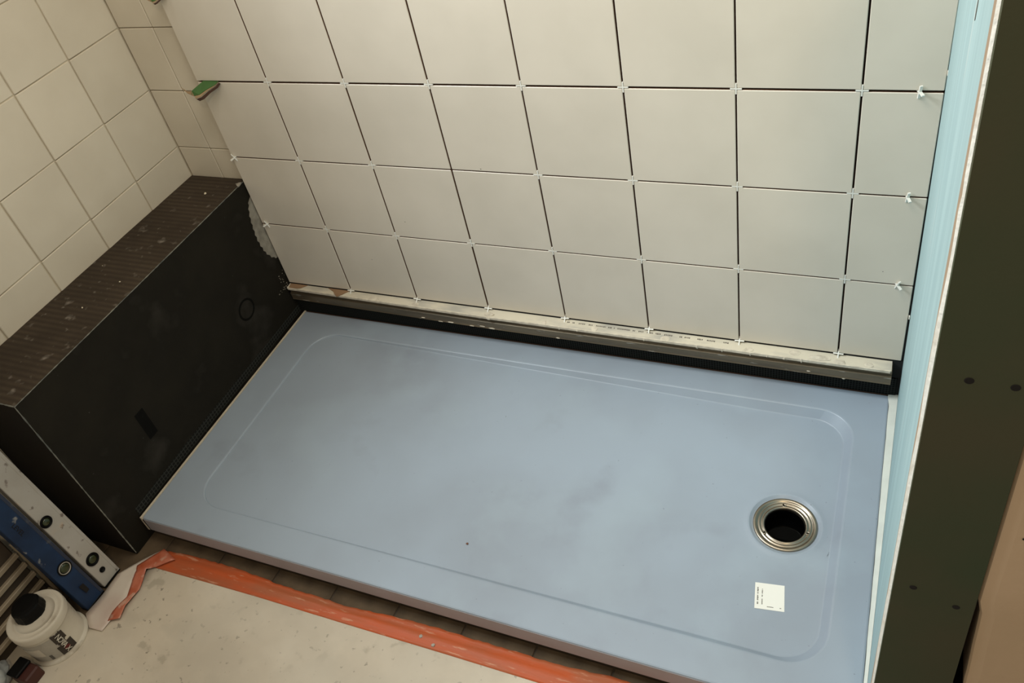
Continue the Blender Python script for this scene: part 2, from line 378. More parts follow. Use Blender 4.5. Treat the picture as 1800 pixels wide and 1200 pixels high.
# raw gypsum edge of the board, ragged along the cut, with the brown paper line
vs = []; fs = []; nk = 90
for k in range(nk + 1):
    z = -0.172 + (WTOP + 0.172) * k / nk
    ra = random.uniform(-.0006, .0006); w = 0.0026 * max(0.1, math.sin(z * 7.3 + 1.2) * math.sin(z * 17)) * (1 if z > .3 else .4) + (.0016 if z > .9 else 0)
    vs += [(bx(YF + .006, z, -0.0001), YF + 0.0062, z), (bx(YF, z, 0.0001 + w * .7) , YF + .0050 - w * .9, z),
           (bx(YF, z, 0.0038), YF + ra * .5, z), (bx(YF, z, 0.012), YF, z)]
pfs = []; gfs = []
for k in range(nk):
    a = 4 * k; b = a + 4
    pfs.append((a, a + 1, b + 1, b)); gfs += [(a + 1, a + 2, b + 2, b + 1), (a + 2, a + 3, b + 3, b + 2)]
link('paper_edge', mesh('paper_edge', vs, pfs), 'brownpaper', wall_right)
link('gypsum_edge', mesh('gypsum_edge', vs, gfs), 'gypsum', wall_right)
link('stud', boxmesh('stud', 1.55, 1.62, -0.712, 0.0, -0.172, WTOP), 'grilledark', wall_right)
def capx(z): return 1.6155 - 0.012 * (z - 0.4)
def zprism(name, left, right, zl, y0, y1):
    v = []; f = []
    for z in zl: v += [(left(z), y0, z), (right(z), y0, z), (right(z), y1, z), (left(z), y1, z)]
    for k in range(len(zl) - 1):
        a = 4 * k
        for i in range(4): f.append((a + i, a + (i + 1) % 4, a + 4 + (i + 1) % 4, a + 4 + i))
    f += [(0, 1, 2, 3), tuple(4 * (len(zl) - 1) + i for i in range(4))]
    return mesh(name, v, f)
zl = [-0.172, 0.138, 0.4, 0.8, WTOP]
cap = link('board_strip', zprism('board_strip', lambda z: bx(YF, z, .0034 if z < .3 else .0034 + .0008 * (z - .3)),
           lambda z: capx(z) if z >= 0.138 else capx(.138) + (.138 - z) * .35, zl, YF - 0.0115, YF - 0.001), 'cap', wall_right)
cap['label'] = 'dark green board strip with screw holes'
for hx, hz in ((1.556, .710), (1.5931, .709), (1.5493, .3515), (1.5975, .330), (1.556, 1.05), (1.593, 1.05), (1.548, -.02), (1.598, -.03)):
    hm = lathe('screw_hole', [(0.0042, 0), (0.0038, 0.0004), (0.0030, 0.0003), (0.0, 0.0003)], 14)
    link('screw_hole', hm, 'hole', cap, (hx, YF - 0.0119, hz), (math.pi / 2, 0, 0))
# old beige plaster beyond the strip, with the ragged dark gap at its foot
vs = []; fs = []; n = 60
for k in range(n + 1):
    z = -0.172 + (WTOP + 0.172) * k / n
    gap = 0.0 if z > 0.345 else 0.0045 + 0.0065 * min(1, (0.345 - z) / 0.2) + random.uniform(-.0008, .0008)
    x = (capx(z) if z >= .138 else capx(.138) + (.138 - z) * .35) + gap + 0.0008
    vs += [(x + 0.0006, YF - 0.006, z), (x + 0.003, YF - 0.0095, z), (x + .016, YF - 0.0112, z), (2.1, YF - 0.0118, z), (2.1, 0.05, z), (x + .002, 0.05, z)]
for k in range(n):
    a = 6 * k
    for i in range(6): fs.append((a + i, a + (i + 1) % 6, a + 6 + (i + 1) % 6, a + 6 + i))
wall_front = tag(link('wall_front', mesh('wall_front', vs, fs), 'plaster'), kind='structure')
link('dent', lathe('dent', [(0.0022, 0.0004), (0.0012, 0.0), (0, 0)], 8), 'hole', wall_front, (1.6395, YF - 0.0116, 0.488), (math.pi / 2, 0, 0))

for i, (fx, fz) in enumerate(((1.5353, .640), (1.5362, .126))):
    link('adhesive_fleck', boxmesh('adhesive_fleck', -.0012, .0008, -.004, .001, -.004, .004, .0006), 'gypsum', wall_right, (fx, -.0005, fz))
link('paint_fleck', mesh('paint_fleck', [(0, 0, 0), (0, -.006, .004), (0, -.009, .022), (0, -.003, .030), (0, .001, .012), (-.0005, 0, 0), (-.0005, -.006, .004), (-.0005, -.009, .022), (-.0005, -.003, .030), (-.0005, .001, .012)],
     [(0, 1, 2, 3, 4), (5, 6, 7, 8, 9)] + [(i, (i + 1) % 5, 5 + (i + 1) % 5, 5 + i) for i in range(5)]), 'print', wall_right, (bx(-.510, .955) - .0001, -.510, .955))
for sx_, sz_ in ((.4432, .2498), (.3076, .1198), (1.4792, .2325), (.6782, .4112)):
    link('speck', lathe('speck', [(.0011, 0), (0, .0003)], 7), 'hole', wall_back, (sx_, -.0002, sz_), (math.pi / 2, 0, 0))
# ------------------------------------------------------------------ shower tray
ZT = -0.1006
TX0, TX1, TY0, TY1 = 0.014, 1.5225, 0.0, -0.7057
tray = tag(empty('shower_tray', (0.77, -0.35, -0.145)), 'large blue-grey rectangular shower tray with a shallow rounded basin and corner drain', 'shower tray')
TO = Vector((0.77, -0.35, -0.145))
DC = (1.3615, -0.3565)        # drain centre
def rr(x0, x1, y0, y1, r, n):
    """rounded rectangle, counter-clockwise"""
    pts = []
    for cx, cy, a0 in ((x1 - r, y1 - r, 0), (x0 + r, y1 - r, 90), (x0 + r, y0 + r, 180), (x1 - r, y0 + r, 270)):
        for i in range(n + 1):
            a = math.radians(a0 + 90 * i / n); pts.append((cx + r * math.cos(a), cy + r * math.sin(a)))
    full = []
    m = n + 1
    for q_ in range(4):                      # extra points along the straight sides
        full += pts[q_ * m:(q_ + 1) * m]
        a, b = pts[q_ * m + n], pts[((q_ + 1) * m) % (4 * m)]
        full += [(a[0] + (b[0] - a[0]) * t / NE, a[1] + (b[1] - a[1]) * t / NE) for t in range(1, NE)]
    return full
NS = 10; NE = 20
def zfloor(x, y):
    z = -0.1035 - 0.0155 * max(0, min(1, (x - 0.11) / 1.15)) - 0.0015 * max(0, 1 - math.hypot(x - DC[0], y - DC[1]) / 0.3)
    return z
def ring_pts(x0, x1, y0, y1, r): return rr(x0, x1, y0, y1, r, NS)
rings = []
NP = 4 * (NS + 1) + 4 * (NE - 1)
o1 = ring_pts(TX0, TX1, TY1, TY0, 0.006)
def addring(pts, zf): rings.append([(p[0], p[1], zf(p[0], p[1])) for p in pts])
addring(ring_pts(TX0 + .002, TX1 - .002, TY1 + .004, TY0 - .002, 0.004), lambda x, y: -0.144)
addring(ring_pts(TX0, TX1, TY1 + .001, TY0, 0.005), lambda x, y: -0.140)
addring(o1, lambda x, y: ZT - 0.0035)
addring(ring_pts(TX0 + .0010, TX1 - .0010, TY1 + .0010, TY0 - .0010, 0.006), lambda x, y: ZT - 0.001)
addring(ring_pts(TX0 + .0035, TX1 - .0035, TY1 + .0035, TY0 - .0035, 0.006), lambda x, y: ZT)
BX0, BX1, BY0, BY1 = 0.107, 1.461, -0.6345, -0.070
addring(ring_pts(BX0 - .004, BX1 + .004, BY0 - .004, BY1 + .004, 0.074), lambda x, y: ZT)
addring(ring_pts(BX0 - .0015, BX1 + .0015, BY0 - .0015, BY1 + .0015, 0.072), lambda x, y: ZT - .0005)
addring(ring_pts(BX0, BX1, BY0, BY1, 0.070), lambda x, y: ZT - .0014)
def tt(x): return max(0.04, min(1, (x - 0.11) / 1.15))
def inner(off):
    pts = ring_pts(BX0, BX1, BY0, BY1, 0.070); out = []
    cx, cy = (BX0 + BX1) / 2, (BY0 + BY1) / 2
    base = ring_pts(BX0 + off, BX1 - off, BY0 + off, BY1 - off, 0.066)
    for p, q in zip(pts, base):
        t = tt(p[0]); out.append((p[0] + (q[0] - p[0]) * t, p[1] + (q[1] - p[1]) * t))
    return out
addring(inner(0.0125), lambda x, y: zfloor(x, y) + 0.0012 * tt(x))
addring(inner(0.0138), lambda x, y: zfloor(x, y) + 0.0003)
addring(inner(0.0155), zfloor)
verts = [v for r_ in rings for v in r_]; faces = []
for k in range(len(rings) - 1):
    for i in range(NP):
        j = (i + 1) % NP; faces.append((k * NP + i, k * NP + j, (k + 1) * NP + j, (k + 1) * NP + i))
faces.append(tuple(range(NP))[::-1])
# basin floor with a round hole: ring of hole verts bridged to the inner ring
NH = NP; last = (len(rings) - 1) * NP
cxh, cyh = DC
inner_ring = rings[-1]
steps = 10
def hole_z(r, x, y):
    lip = 0.0016 * math.exp(-((r - 0.069) / 0.006) ** 2)
    dip = -0.0035 * max(0, min(1, (0.066 - r) / 0.006))
    return zfloor(x, y) + lip + dip
angs = [math.atan2(p[1] - cyh, p[0] - cxh) for p in inner_ring]
prev = last
radii_abs = [0.090, 0.080, 0.0745, 0.0715, 0.069, 0.0665, 0.064, 0.0615, 0.059, 0.0575]
fr = [0.75, 0.5, 0.28, 0.12]
sets = []
for f_ in fr:
    sets.append([(cxh + (0.10 + (math.hypot(p[0] - cxh, p[1] - cyh) - 0.10) * f_) * math.cos(a), cyh + (0.10 + (math.hypot(p[0] - cxh, p[1] - cyh) - 0.10) * f_) * math.sin(a)) for p, a in zip(inner_ring, angs)])
# spread the angles evenly near the hole
ua = [angs[0]]
for a in angs[1:]:
    while a < ua[-1] - 1e-6: a += 2 * math.pi
    ua.append(a)
even = ua
for ra in radii_abs:
    sets.append([(cxh + ra * math.cos(a), cyh + ra * math.sin(a)) for a in even])
# only the outermost sets keep the raw angles; blend
for s_i, f_ in enumerate(fr):
    for i in range(NP):
        R_ = 0.095 + (math.hypot(inner_ring[i][0] - cxh, inner_ring[i][1] - cyh) - 0.095) * f_
        a = ua[i] * f_ + even[i] * (1 - f_)
        sets[s_i][i] = (cxh + R_ * math.cos(a), cyh + R_ * math.sin(a))
for st in sets:
    b0 = len(verts)
    for x, y in st: verts.append((x, y, hole_z(math.hypot(x - cxh, y - cyh), x, y)))
    for i in range(NP):
        j = (i + 1) % NP; faces.append((prev + i, prev + j, b0 + j, b0 + i))
    prev = b0
b0 = len(verts)
for a in even: verts.append((cxh + .0575 * math.cos(a), cyh + .0575 * math.sin(a), -0.145))
for i in range(NP):
    j = (i + 1) % NP; faces.append((prev + i, prev + j, b0 + j, b0 + i))
bot = faces.pop((len(rings) - 1) * NP)      # leave the underside open round the waste
me = bpy.data.meshes.new('tray_body'); me.from_pydata([(v[0] - TO.x, v[1] - TO.y, v[2] - TO.z) for v in verts], [], faces)
bm = bmesh.new(); bm.from_mesh(me); bmesh.ops.recalc_face_normals(bm, faces=bm.faces)
up = sum(f.normal.z * f.calc_area() for f in bm.faces)
if up < 0: bmesh.ops.reverse_faces(bm, faces=bm.faces)
bm.to_mesh(me); bm.free()
for p in me.polygons: p.use_smooth = True
me.set_sharp_from_angle(angle=math.radians(7))
me.materials.append(M['tray'])
body = link('tray_body', me, None, tray)
link('front_edge', boxmesh('front_edge', TX0 + .004 - TO.x, TX1 - .004 - TO.x, TY1 - .0006 - TO.y, TY1 + .004 - TO.y, -0.1438 - TO.z, ZT - .0042 - TO.z), 'trayshade', tray)['label'] = 'front edge toned grey for shade'
# waste: steel ring with grooves, three screws, black throat and standing water
prof = [(0.0592, -0.010), (0.0592, 0.0040), (0.0580, 0.0052), (0.0545, 0.0054), (0.0525, 0.0040), (0.0505, 0.0022), (0.0490, 0.0022), (0.0478, 0.0036),
        (0.0466, 0.0036), (0.0452, 0.0016), (0.0425, 0.0016), (0.0412, 0.0034), (0.0396, 0.0036), (0.0380, 0.0024), (0.0368, -0.0005), (0.0366, -0.004), (0.0380, -0.006), (0.0592, -0.010)]
waste = link('drain', lathe('drain', prof, 64), 'steel', tray, (DC[0] - TO.x, DC[1] - TO.y, -0.125 - TO.z))
waste['label'] = 'round steel drain ring with three screws'
link('throat', lathe('throat', [(0.0372, -0.003), (0.0362, -0.030), (0.036, -0.046), (0.02, -0.0465), (0.0, -0.0465)], 40), 'drainblack', waste)
link('water', lathe('water', [(0.0360, -0.030), (0.018, -0.0302), (0.0, -0.0302)], 40), 'water', waste)
for k, a in enumerate((100, -12, -142)):
    a = math.radians(a); sx, sy = 0.0437 * math.cos(a), 0.0437 * math.sin(a)
    sm = lathe('screw', [(0.0042, 0.0012), (0.0040, 0.0036), (0.0028, 0.0044), (0.0024, 0.0032), (0, 0.0030)], 16)
    sl_ = boxmesh('slot', -.0026, .0026, -.0005, .0005, .0036, .0046); j_ = joinbm('screw', [sm, sl_]); j_.materials.append(M['steel']); j_.materials.append(M['drainblack'])
    for p in j_.polygons[len(sm.polygons):]: p.material_index = 1
    link('screw', j_, None, waste, (sx, sy, 0), (0, 0, a + .5))
# sticker
st = tag(empty('sticker', (1.3577, -0.5154, zfloor(1.3577, -.5154) + .0003), (0, math.radians(0.6), math.radians(7.5))),
         'small square white sticker with tiny printed lines, on the tray near the drain', 'sticker')
link('paper', boxmesh('paper', -.0255, .0255, -.0255, .0255, 0, .0004), 'sticker', st)
pr_ = []
random.seed(11)
for x0, wd, spans in ((-.0215, .0026, [(-.017, -.012), (-.0095, .001), (.0035, .006), (.0075, .0165)]), (-.0135, .002, [(-.0165, -.0055), (-.002, .0025), (.0045, .0115), (.0128, .014)])):
    for a, b in spans:
        y = a
        while y < b:
            h = min(random.uniform(.0007, .0014), b - y); pr_.append(boxmesh('m', x0, x0 + wd * random.uniform(.7, 1), y, y + h * .85, .0004, .00055)); y += h + .0002
for xx in (0, .0023, .0046, .0068, .009): pr_.append(boxmesh('m', -.004 + xx, -.0022 + xx, -.0205, -.0192, .0004, .00055))
pr_.append(boxmesh('m', .0175, .0202, -.0205, -.0193, .0004, .00055))
link('printed_lines', joinbm('printed_lines', pr_), 'print', st)

# foam edge strips of the tray
s1 = tag(link('edge_strip', mesh('edge_strip', [(x, y, z) for y in (TY0, TY1 - .001) for (x, z) in ((TX0 - .0045, ZT - .006), (TX0 - .0040, ZT + .0012), (TX0 + .0005, ZT + .0012), (TX0 + .0005, ZT - .006))] +
     [(TX0 - .0045, TY1 - .0015, -0.144), (TX0 + .003, TY1 - .0015, -0.144)],
     [(0, 1, 5, 4), (1, 2, 6, 5), (2, 3, 7, 6), (0, 1, 2, 3), (4, 5, 6, 7), (4, 7, 9, 8)]), 'seal_cream'),
     'cream foam strip along the left edge of the shower tray', 'edge strip')
vs = []; fs = []
for k in range(25):
    y = 0.0 - 0.705 * k / 24; xw = bx(y, -0.1); w_ = 1.5225 - 0.0 + random.uniform(-.0004, .0004)
    if k == 0: w_ -= .004
    vs += [(w_, y, ZT - .004), (w_ + .0004, y, ZT + .0008), (min(w_ + .0045, xw - .002), y, ZT + .0016), (xw - .0004, y, ZT + .0030), (xw - .0004, y, ZT - .004)]
for k in range(24):
    for i in range(5): fs.append((5 * k + i, 5 * k + (i + 1) % 5, 5 * k + 5 + (i + 1) % 5, 5 * k + 5 + i))
fs += [(0, 1, 2, 3, 4), (120, 121, 122, 123, 124)]
tag(link('sealant_strip', mesh('sealant_strip', vs, fs), 'seal_white'), 'white foam strip between the tray and the teal board', 'edge strip')

# ------------------------------------------------------------------ black box (bench) at the left
BXR, BZ, BYF = -0.0034, 0.3306, -0.7575
def bxr(y): return BXR - 0.0085 * y * -1 * -1 if False else BXR + (-0.0089) * y * -1 * -1
def sbx(y): return BXR - 0.0089 * y           # right side line, drifts right towards the front
def lbx(y): return LX + SL * y + 0.0006
bench = tag(empty('foam_board_box', (-0.09, -0.38, -0.172)), 'long black foam board box boxed in along the left wall, beside the tray', 'box')
BO = Vector((-0.09, -0.38, -0.172))
def quadslab(name, m, pts_out, inner_off, parent=bench):
    v = [(p[0] - BO.x, p[1] - BO.y, p[2] - BO.z) for p in pts_out]
    v += [(a[0] + inner_off[0], a[1] + inner_off[1], a[2] + inner_off[2]) for a in v]
    f = [(0, 1, 2, 3), (4, 5, 6, 7), (0, 1, 5, 4), (1, 2, 6, 5), (2, 3, 7, 6), (3, 0, 4, 7)]
    return link(name, mesh(name, v, f), m, parent)
YB = 0.0135
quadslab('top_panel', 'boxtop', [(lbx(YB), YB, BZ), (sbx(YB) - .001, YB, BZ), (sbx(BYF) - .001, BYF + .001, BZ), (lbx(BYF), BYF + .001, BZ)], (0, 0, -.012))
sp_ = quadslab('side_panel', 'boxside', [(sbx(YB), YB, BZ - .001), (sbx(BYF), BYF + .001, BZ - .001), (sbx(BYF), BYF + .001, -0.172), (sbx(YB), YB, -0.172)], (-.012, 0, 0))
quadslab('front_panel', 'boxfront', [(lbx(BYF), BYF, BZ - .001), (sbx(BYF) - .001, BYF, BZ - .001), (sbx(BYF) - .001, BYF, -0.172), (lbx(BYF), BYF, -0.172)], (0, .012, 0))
def ragged(name, p0, p1, w, n, m, seed, parent=bench, nrm=(0, 0, 1)):
    """uneven bead of exposed foam along an edge"""
    rnd = random.Random(seed); p0 = Vector(p0) - BO; p1 = Vector(p1) - BO; d = (p1 - p0).normalized()
    a = d.orthogonal().normalized(); b = d.cross(a); vs = []; fs = []
    for k in range(n + 1):
        c = p0 + (p1 - p0) * k / n; r_ = w * rnd.uniform(.55, 1.25)
        for i in range(5):
            t = 2 * math.pi * i / 5; vs.append(c + a * r_ * math.cos(t) + b * r_ * math.sin(t))
    for k in range(n):
        for i in range(5): fs.append((5 * k + i, 5 * k + (i + 1) % 5, 5 * k + 5 + (i + 1) % 5, 5 * k + 5 + i))
    return link(name, mesh(name, vs, fs), m, parent)
e1 = ragged('foam_edge', (sbx(YB) , YB - .01, BZ - .0006), (sbx(BYF), BYF, BZ - .0006), 0.0011, 150, 'foam', 3)
e2 = ragged('foam_edge', (sbx(BYF), BYF, BZ), (sbx(BYF), BYF, -0.165), 0.0014, 90, 'foam', 4)
e3 = ragged('foam_edge', (sbx(BYF), BYF, BZ), (lbx(BYF), BYF, BZ - .001), 0.0014, 40, 'foam', 5)
for e in (e1, e2, e3): e['label'] = 'thin pale foam edge'
# mesh tape along the foot of its side, above the tray
def yz_poly(name, pts, x, th, m, parent, off=BO):
    v = [(x(p[0]) - off.x, p[0] - off.y, p[1] - off.z) for p in pts] + [(x(p[0]) + th - off.x, p[0] - off.y, p[1] - off.z) for p in pts]
    n = len(pts); f = [tuple(range(n)), tuple(range(n, 2 * n))] + [(i, (i + 1) % n, n + (i + 1) % n, n + i) for i in range(n)]
    return link(name, mesh(name, v, f), m, parent)
mt = yz_poly('mesh_tape', [(0.0, -.100), (-.70, -.100), (-.70, -.078), (-.45, -.074), (-.15, -.078), (0.0, -.078)], lambda y: sbx(y) + .0002, .0006, 'meshy', bench)
mt['label'] = 'dark woven mesh tape'
# pale fleece band and mortar where the side meets the tiles
rnd = random.Random(8)
lo_ = [(0.004 , 0.305), (-0.004, 0.300), (-0.010, 0.285)]
left = [(-.012, .275), (-.020, .262), (-.027, .245), (-.031, .228), (-.034, .210), (-.0365, .192), (-.0375, .174), (-.036, .156), (-.033, .138), (-.028, .122), (-.018, .104), (-.006, .092), (0.004, .088)]
zig = []
for i, (a, b) in enumerate(left):
    zig.append((a, b))
    if i < len(left) - 2: zig.append((a + (left[i + 1][0] - a) * .5 + .0035, b + (left[i + 1][1] - b) * .5))
fb = yz_poly('fleece_band', [(0.004, 0.285)] + zig, lambda y: sbx(y) + .0002, .0008, 'fleece', bench)
fb['label'] = 'pale notched fleece band'

# mortar crumbs on top of the box
def lump(name, r, m, loc, seed, flat=.6, label=None, cat='crumb', group=None, parent=None, stretch=1.0):
    bm = bmesh.new(); bmesh.ops.create_icosphere(bm, subdivisions=1, radius=r); rn = random.Random(seed)
    for v in bm.verts:
        v.co *= rn.uniform(.7, 1.2); v.co.z = v.co.z * flat + r * flat * .9; v.co.x *= stretch
    me = bpy.data.meshes.new(name); bm.to_mesh(me); bm.free()
    o = link(name, me, m, parent, loc, (0, 0, rn.uniform(0, 3)))
    if label: tag(o, label, cat, group)
    return o
lump('mortar_crumb', .0036, 'crumb', (-0.0757, -0.0599, BZ), 1, .5, 'pale oval mortar crumb at the far end of the black box top', 'crumb', 'mortar crumbs on the box', None, 1.6)
lump('mortar_crumb', .0022, 'crumb', (-0.0538, -0.398, BZ), 2, .7, 'pale round mortar crumb halfway along the black box top', 'crumb', 'mortar crumbs on the box')
lump('mortar_crumb', .0020, 'crumb', (-0.0809, -0.4882, BZ), 3, .5, 'pale mortar crumb on the nearer part of the black box top', 'crumb', 'mortar crumbs on the box', None, 1.5)
lump('mortar_crumb', .0012, 'crumb', (-0.148, -0.3551, BZ), 4, .6, 'tiny pale mortar crumb near the wall on the black box top', 'crumb', 'mortar crumbs on the box')
lump('grit', .0030, 'browncrumb', (0.7727, -0.5642, zfloor(.77, -.56)), 6, .5, 'small brown grain of grit on the middle front of the tray', 'crumb')
lump('grit', .0020, 'browncrumb', (0.5787, -0.0635, zfloor(.58, -.08)), 7, .6, 'tiny dark grain of grit on the back rim line of the tray', 'crumb')
# mortar splashes at the joint below the fleece band
splv = []
rn = random.Random(21)
for k in range(26):
    y = rn.uniform(-.028, .0); z = rn.uniform(.0, .06) - .006
    if k > 18: y = rn.uniform(-.05, -.005); z = rn.uniform(-.004, .004)
    s_ = rn.uniform(.0004, .0013)
    splv.append(boxmesh('m', sbx(y) - BO.x, sbx(y) - BO.x + .0012, y - BO.y - s_ * rn.uniform(.5, 2), y - BO.y + s_, z - BO.z - s_ * .6, z - BO.z + s_ * .6))
sp2 = link('mortar_splash', joinbm('mortar_splash', splv), 'fleece', bench); sp2['kind'] = 'stuff'
cn = lump('mortar_blob', .0075, 'fleece', (sbx(0) - BO.x - .004, -.010 - BO.y, BZ - BO.z - .004), 9, .6, None, None, None, bench, 1.4)

# ------------------------------------------------------------------ metal batten under the bottom tiles
bat = tag(empty('metal_batten', (0.76, -0.012, -0.05)), 'long metal batten with a cream smeared ledge, carrying the bottom row of tiles', 'metal profile')
AO = Vector((0.76, -0.012, -0.05))
NB = 60
def ext(name, prof, m, x0, x1, parent, n=1, seed=None):
    vs = []; fs = []; k = len(prof(0))
    for i in range(n + 1):
        x = x0 + (x1 - x0) * i / n
        for (y, z) in prof(x): vs.append((x - AO.x, y - AO.y, z - AO.z))
    for i in range(n):
        for j in range(k): fs.append((i * k + j, i * k + (j + 1) % k, (i + 1) * k + (j + 1) % k, (i + 1) * k + j))
    fs += [tuple(range(k)), tuple(range(n * k, n * k + k))]
    return link(name, mesh(name, vs, fs), m, parent)
def led(x): return 0.0165 + 0.0095 * min(1, max(0, x / 0.6))
ext('ledge', lambda x: [(0.0012, -.0018), (-led(x), -.0030), (-led(x) - .0006, -.0062), (0.0012, -.0062)], 'aluledge', 0.0, 1.5185, bat, 12)
ext('lip', lambda x: [(-led(x) + .0002, -.0018), (-led(x) - .0022, -.0022), (-led(x) - .0026, -.0078), (-led(x) - .0004, -.0080)], 'smear', 0.004, 1.516, bat, 12)
ext('face', lambda x: [(-led(x) + .001, -.0064), (-led(x) + .000, -.0120), (-led(x) + .0060, -.0140), (-led(x) + .0060, -.0215), (-led(x) + .0015, -.0240), (-led(x) + .0028, -.0420), (-led(x) + .0015, -.0452), (-led(x) + .0045, -.0478), (0.0012, -.0480), (0.0012, -.0064)], 'alu', 0.002, 1.520, bat, 12)
# dried adhesive blobs and drips
rn = random.Random(5); bl = []
def blob(x, y, z, rx, ry, rz, seed):
    bm = bmesh.new(); bmesh.ops.create_icosphere(bm, subdivisions=2, radius=1); r2 = random.Random(seed)
    for v in bm.verts:
        k = r2.uniform(.75, 1.15); v.co = Vector((v.co.x * rx * k, v.co.y * ry * k, v.co.z * rz * k)) + Vector((x, y, z)) - AO
    me = bpy.data.meshes.new('b'); bm.to_mesh(me); bm.free(); return me
for x, w_, h_ in ((.614, .014, .006), (.405, .010, .002), (.28, .016, .002), (.76, .006, .002), (.885, .008, .0015), (1.235, .010, .0016), (1.33, .012, .0018), (1.38, .026, .0022), (1.42, .012, .003), (1.475, .010, .002), (1.052, .012, .0016)):
    bl.append(blob(x, -led(x) * rn.uniform(.4, .8), -.0024, w_, .008, h_ * .6, int(x * 1000)))
for x in (.615, .80, .845, 1.005, 1.125, 1.18, 1.24, 1.275, 1.31, 1.345):
    bl.append(blob(x, -led(x) - .002, -.0065, rn.uniform(.0015, .003) * (4 if x < .62 else 1), .0022, rn.uniform(.003, .006), int(x * 999)))
for x, z in ((.47, -.045), (.50, -.043), (.56, -.044), (.59, -.040), (.615, -.043), (.79, -.044), (1.36, -.038), (1.43, -.046), (.42, -.041)):
    bl.append(blob(x, -led(x) + .002, z, rn.uniform(.003, .009), .0015, rn.uniform(.001, .0025), int(x * 777)))
ad_ = link('adhesive_smears', joinbm('adhesive_smears', bl), 'smear', bat); ad_['kind'] = 'stuff'
# tiny print along the ledge
rn = random.Random(17); pm = []
x = .815
while x < 1.19:
    if rn.random() < .2: x += rn.uniform(.004, .010); continue
    w_ = rn.uniform(.0012, .0026)
    pm.append(boxmesh('m', x - AO.x, x + w_ - AO.x, -.0095 - rn.uniform(0, .001) - AO.y, -.0062 - AO.y, -.0022 - AO.z, -.00195 - AO.z))
    x += w_ + rn.uniform(.0008, .0016)
pt_ = link('printed_line', joinbm('printed_line', pm), 'print', bat); pt_['kind'] = 'stuff'
# black mesh tape in the slot between batten and tray
tag(link('sealing_tape', boxmesh('sealing_tape', -0.002, 1.5335, -0.0012, 0.0012, -0.1005, -0.0490), 'mesh'), 'black woven sealing tape in the slot between metal batten and tray', 'tape')
tag(link('foam_bead', boxmesh('foam_bead', 0.02, 1.52, -0.0042, -0.0013, ZT - .002, ZT + .0015, .0006), 'carddark'), 'thin brown bead along the back edge of the tray', 'sealant')

# cardboard shims on the ledge
def card(name, pts, z, th, label, m='card', rot=(0, 0, 0), grp=None):
    cx = sum(p[0] for p in pts) / len(pts); cy = sum(p[1] for p in pts) / len(pts)
    o = link(name, prism(name, [(p[0] - cx, p[1] - cy) for p in pts], 0, th), m, None, (cx, cy, z), rot)
    return tag(o, label, 'shim', grp)
card('cardboard_shim', [(0.004, .0), (.060, .0), (.045, -.013), (.032, -.0165), (.008, -.0165)], -.0019, .0016, 'torn brown cardboard shim at the left end of the ledge, against the black box', grp='cardboard shims on the ledge')
card('cardboard_shim', [(.128, .0), (.196, .0), (.186, -.012), (.172, -.028), (.160, -.020), (.150, -.010)], -.0019, .0016, 'brown cardboard shim torn to a point, right of the other one on the ledge', grp='cardboard shims on the ledge')

# green card wedge jutting from the top visible joint, and one above the picture's top edge
def wedge(name, x0, x1, z, label, size=1.0):
    t = tag(empty(name, (x0, 0, z)), label, 'shim', 'folded card wedges in the tile joints')
    t.scale = (size, size, size)
    L_ = x1 - x0
    # folded strip: leaves the joint along its upper edge, swings out and down to the left
    top = [(0.0666, 0.003, 0.0), (0.0440, 0.002, 0.0004), (0.0236, 0.001, 0.0006), (0.0085, -0.030, -0.0085), (0.0075, -.034, -.0150)]
    low = [(0.0670, -0.001, -0.0006), (0.0606, -0.008, -0.0045), (0.0444, -0.022, -0.0090), (0.0303, -0.034, -0.0150), (0.0134, -.034, -.0180)]
    def sheet(nm, a, b, m, dz, sc=1.0):
        v = [Vector(p) + Vector((0, 0, dz)) for p in a] + [Vector(p) + Vector((0, 0, dz)) for p in b]
        v += [p + Vector((0, .0002, -.0011)) for p in v]
        n = len(a); f = []
        for i in range(n - 1):
            f += [(i, i + 1, n + i + 1, n + i), (2 * n + i, 2 * n + i + 1, 3 * n + i + 1, 3 * n + i)]
            f += [(i, i + 1, 2 * n + i + 1, 2 * n + i), (n + i, n + i + 1, 3 * n + i + 1, 3 * n + i)]
        f += [(0, n, 3 * n, 2 * n), (n - 1, 2 * n - 1, 4 * n - 1, 3 * n - 1)]
        return link(nm, mesh(nm, v, f), m, t)
    sheet('green_face', top, low, 'cardgreen', 0)
    low2 = [(p[0] + .0015 * i, p[1] - .0012 * i, p[2] - .0010 * i) for i, p in enumerate(low)]
    sheet('brown_liner', [(p[0], p[1] + .001, p[2] - .0006) for p in low], low2, 'cardpale', -.0004)
    sheet('dark_underside', [(p[0] + .001, p[1] + .001, p[2] - .0016) for p in low2], [(p[0] + .006 + .001 * i, p[1] - .001, p[2] - .0022 - .0006 * i) for i, p in enumerate(low2)], 'carddark', -.001)  # dark brown sheet along the underside of the liner
    tip = [(0.0085, -.030, -.0085), (0.0150, -.036, -.0188), (-0.0070, -.031, -.0140), (-0.0350, -.018, -.0047), (-0.006, -.029, -.0110)]
    v = [Vector(p) for p in tip] + [Vector(p) + Vector((0, .0006, -.0012)) for p in tip]
    n = 5
    link('torn_tip', mesh('torn_tip', v, [(0, 1, 2, 4), (4, 2, 3), (5, 6, 7, 9), (9, 7, 8)] + [(i, (i + 1) % n, n + (i + 1) % n, n + i) for i in range(n)]), 'cardpale', t)
    return t
wedge('card_wedge', -0.004, 0.066, 3 * P + .0015, 'green and brown card wedge jutting from the joint near the left tile edge')
wedge('card_wedge', -0.010, 0.060, 4 * P + .004, 'green and brown card wedge in the next joint up, above the other wedge', .55)

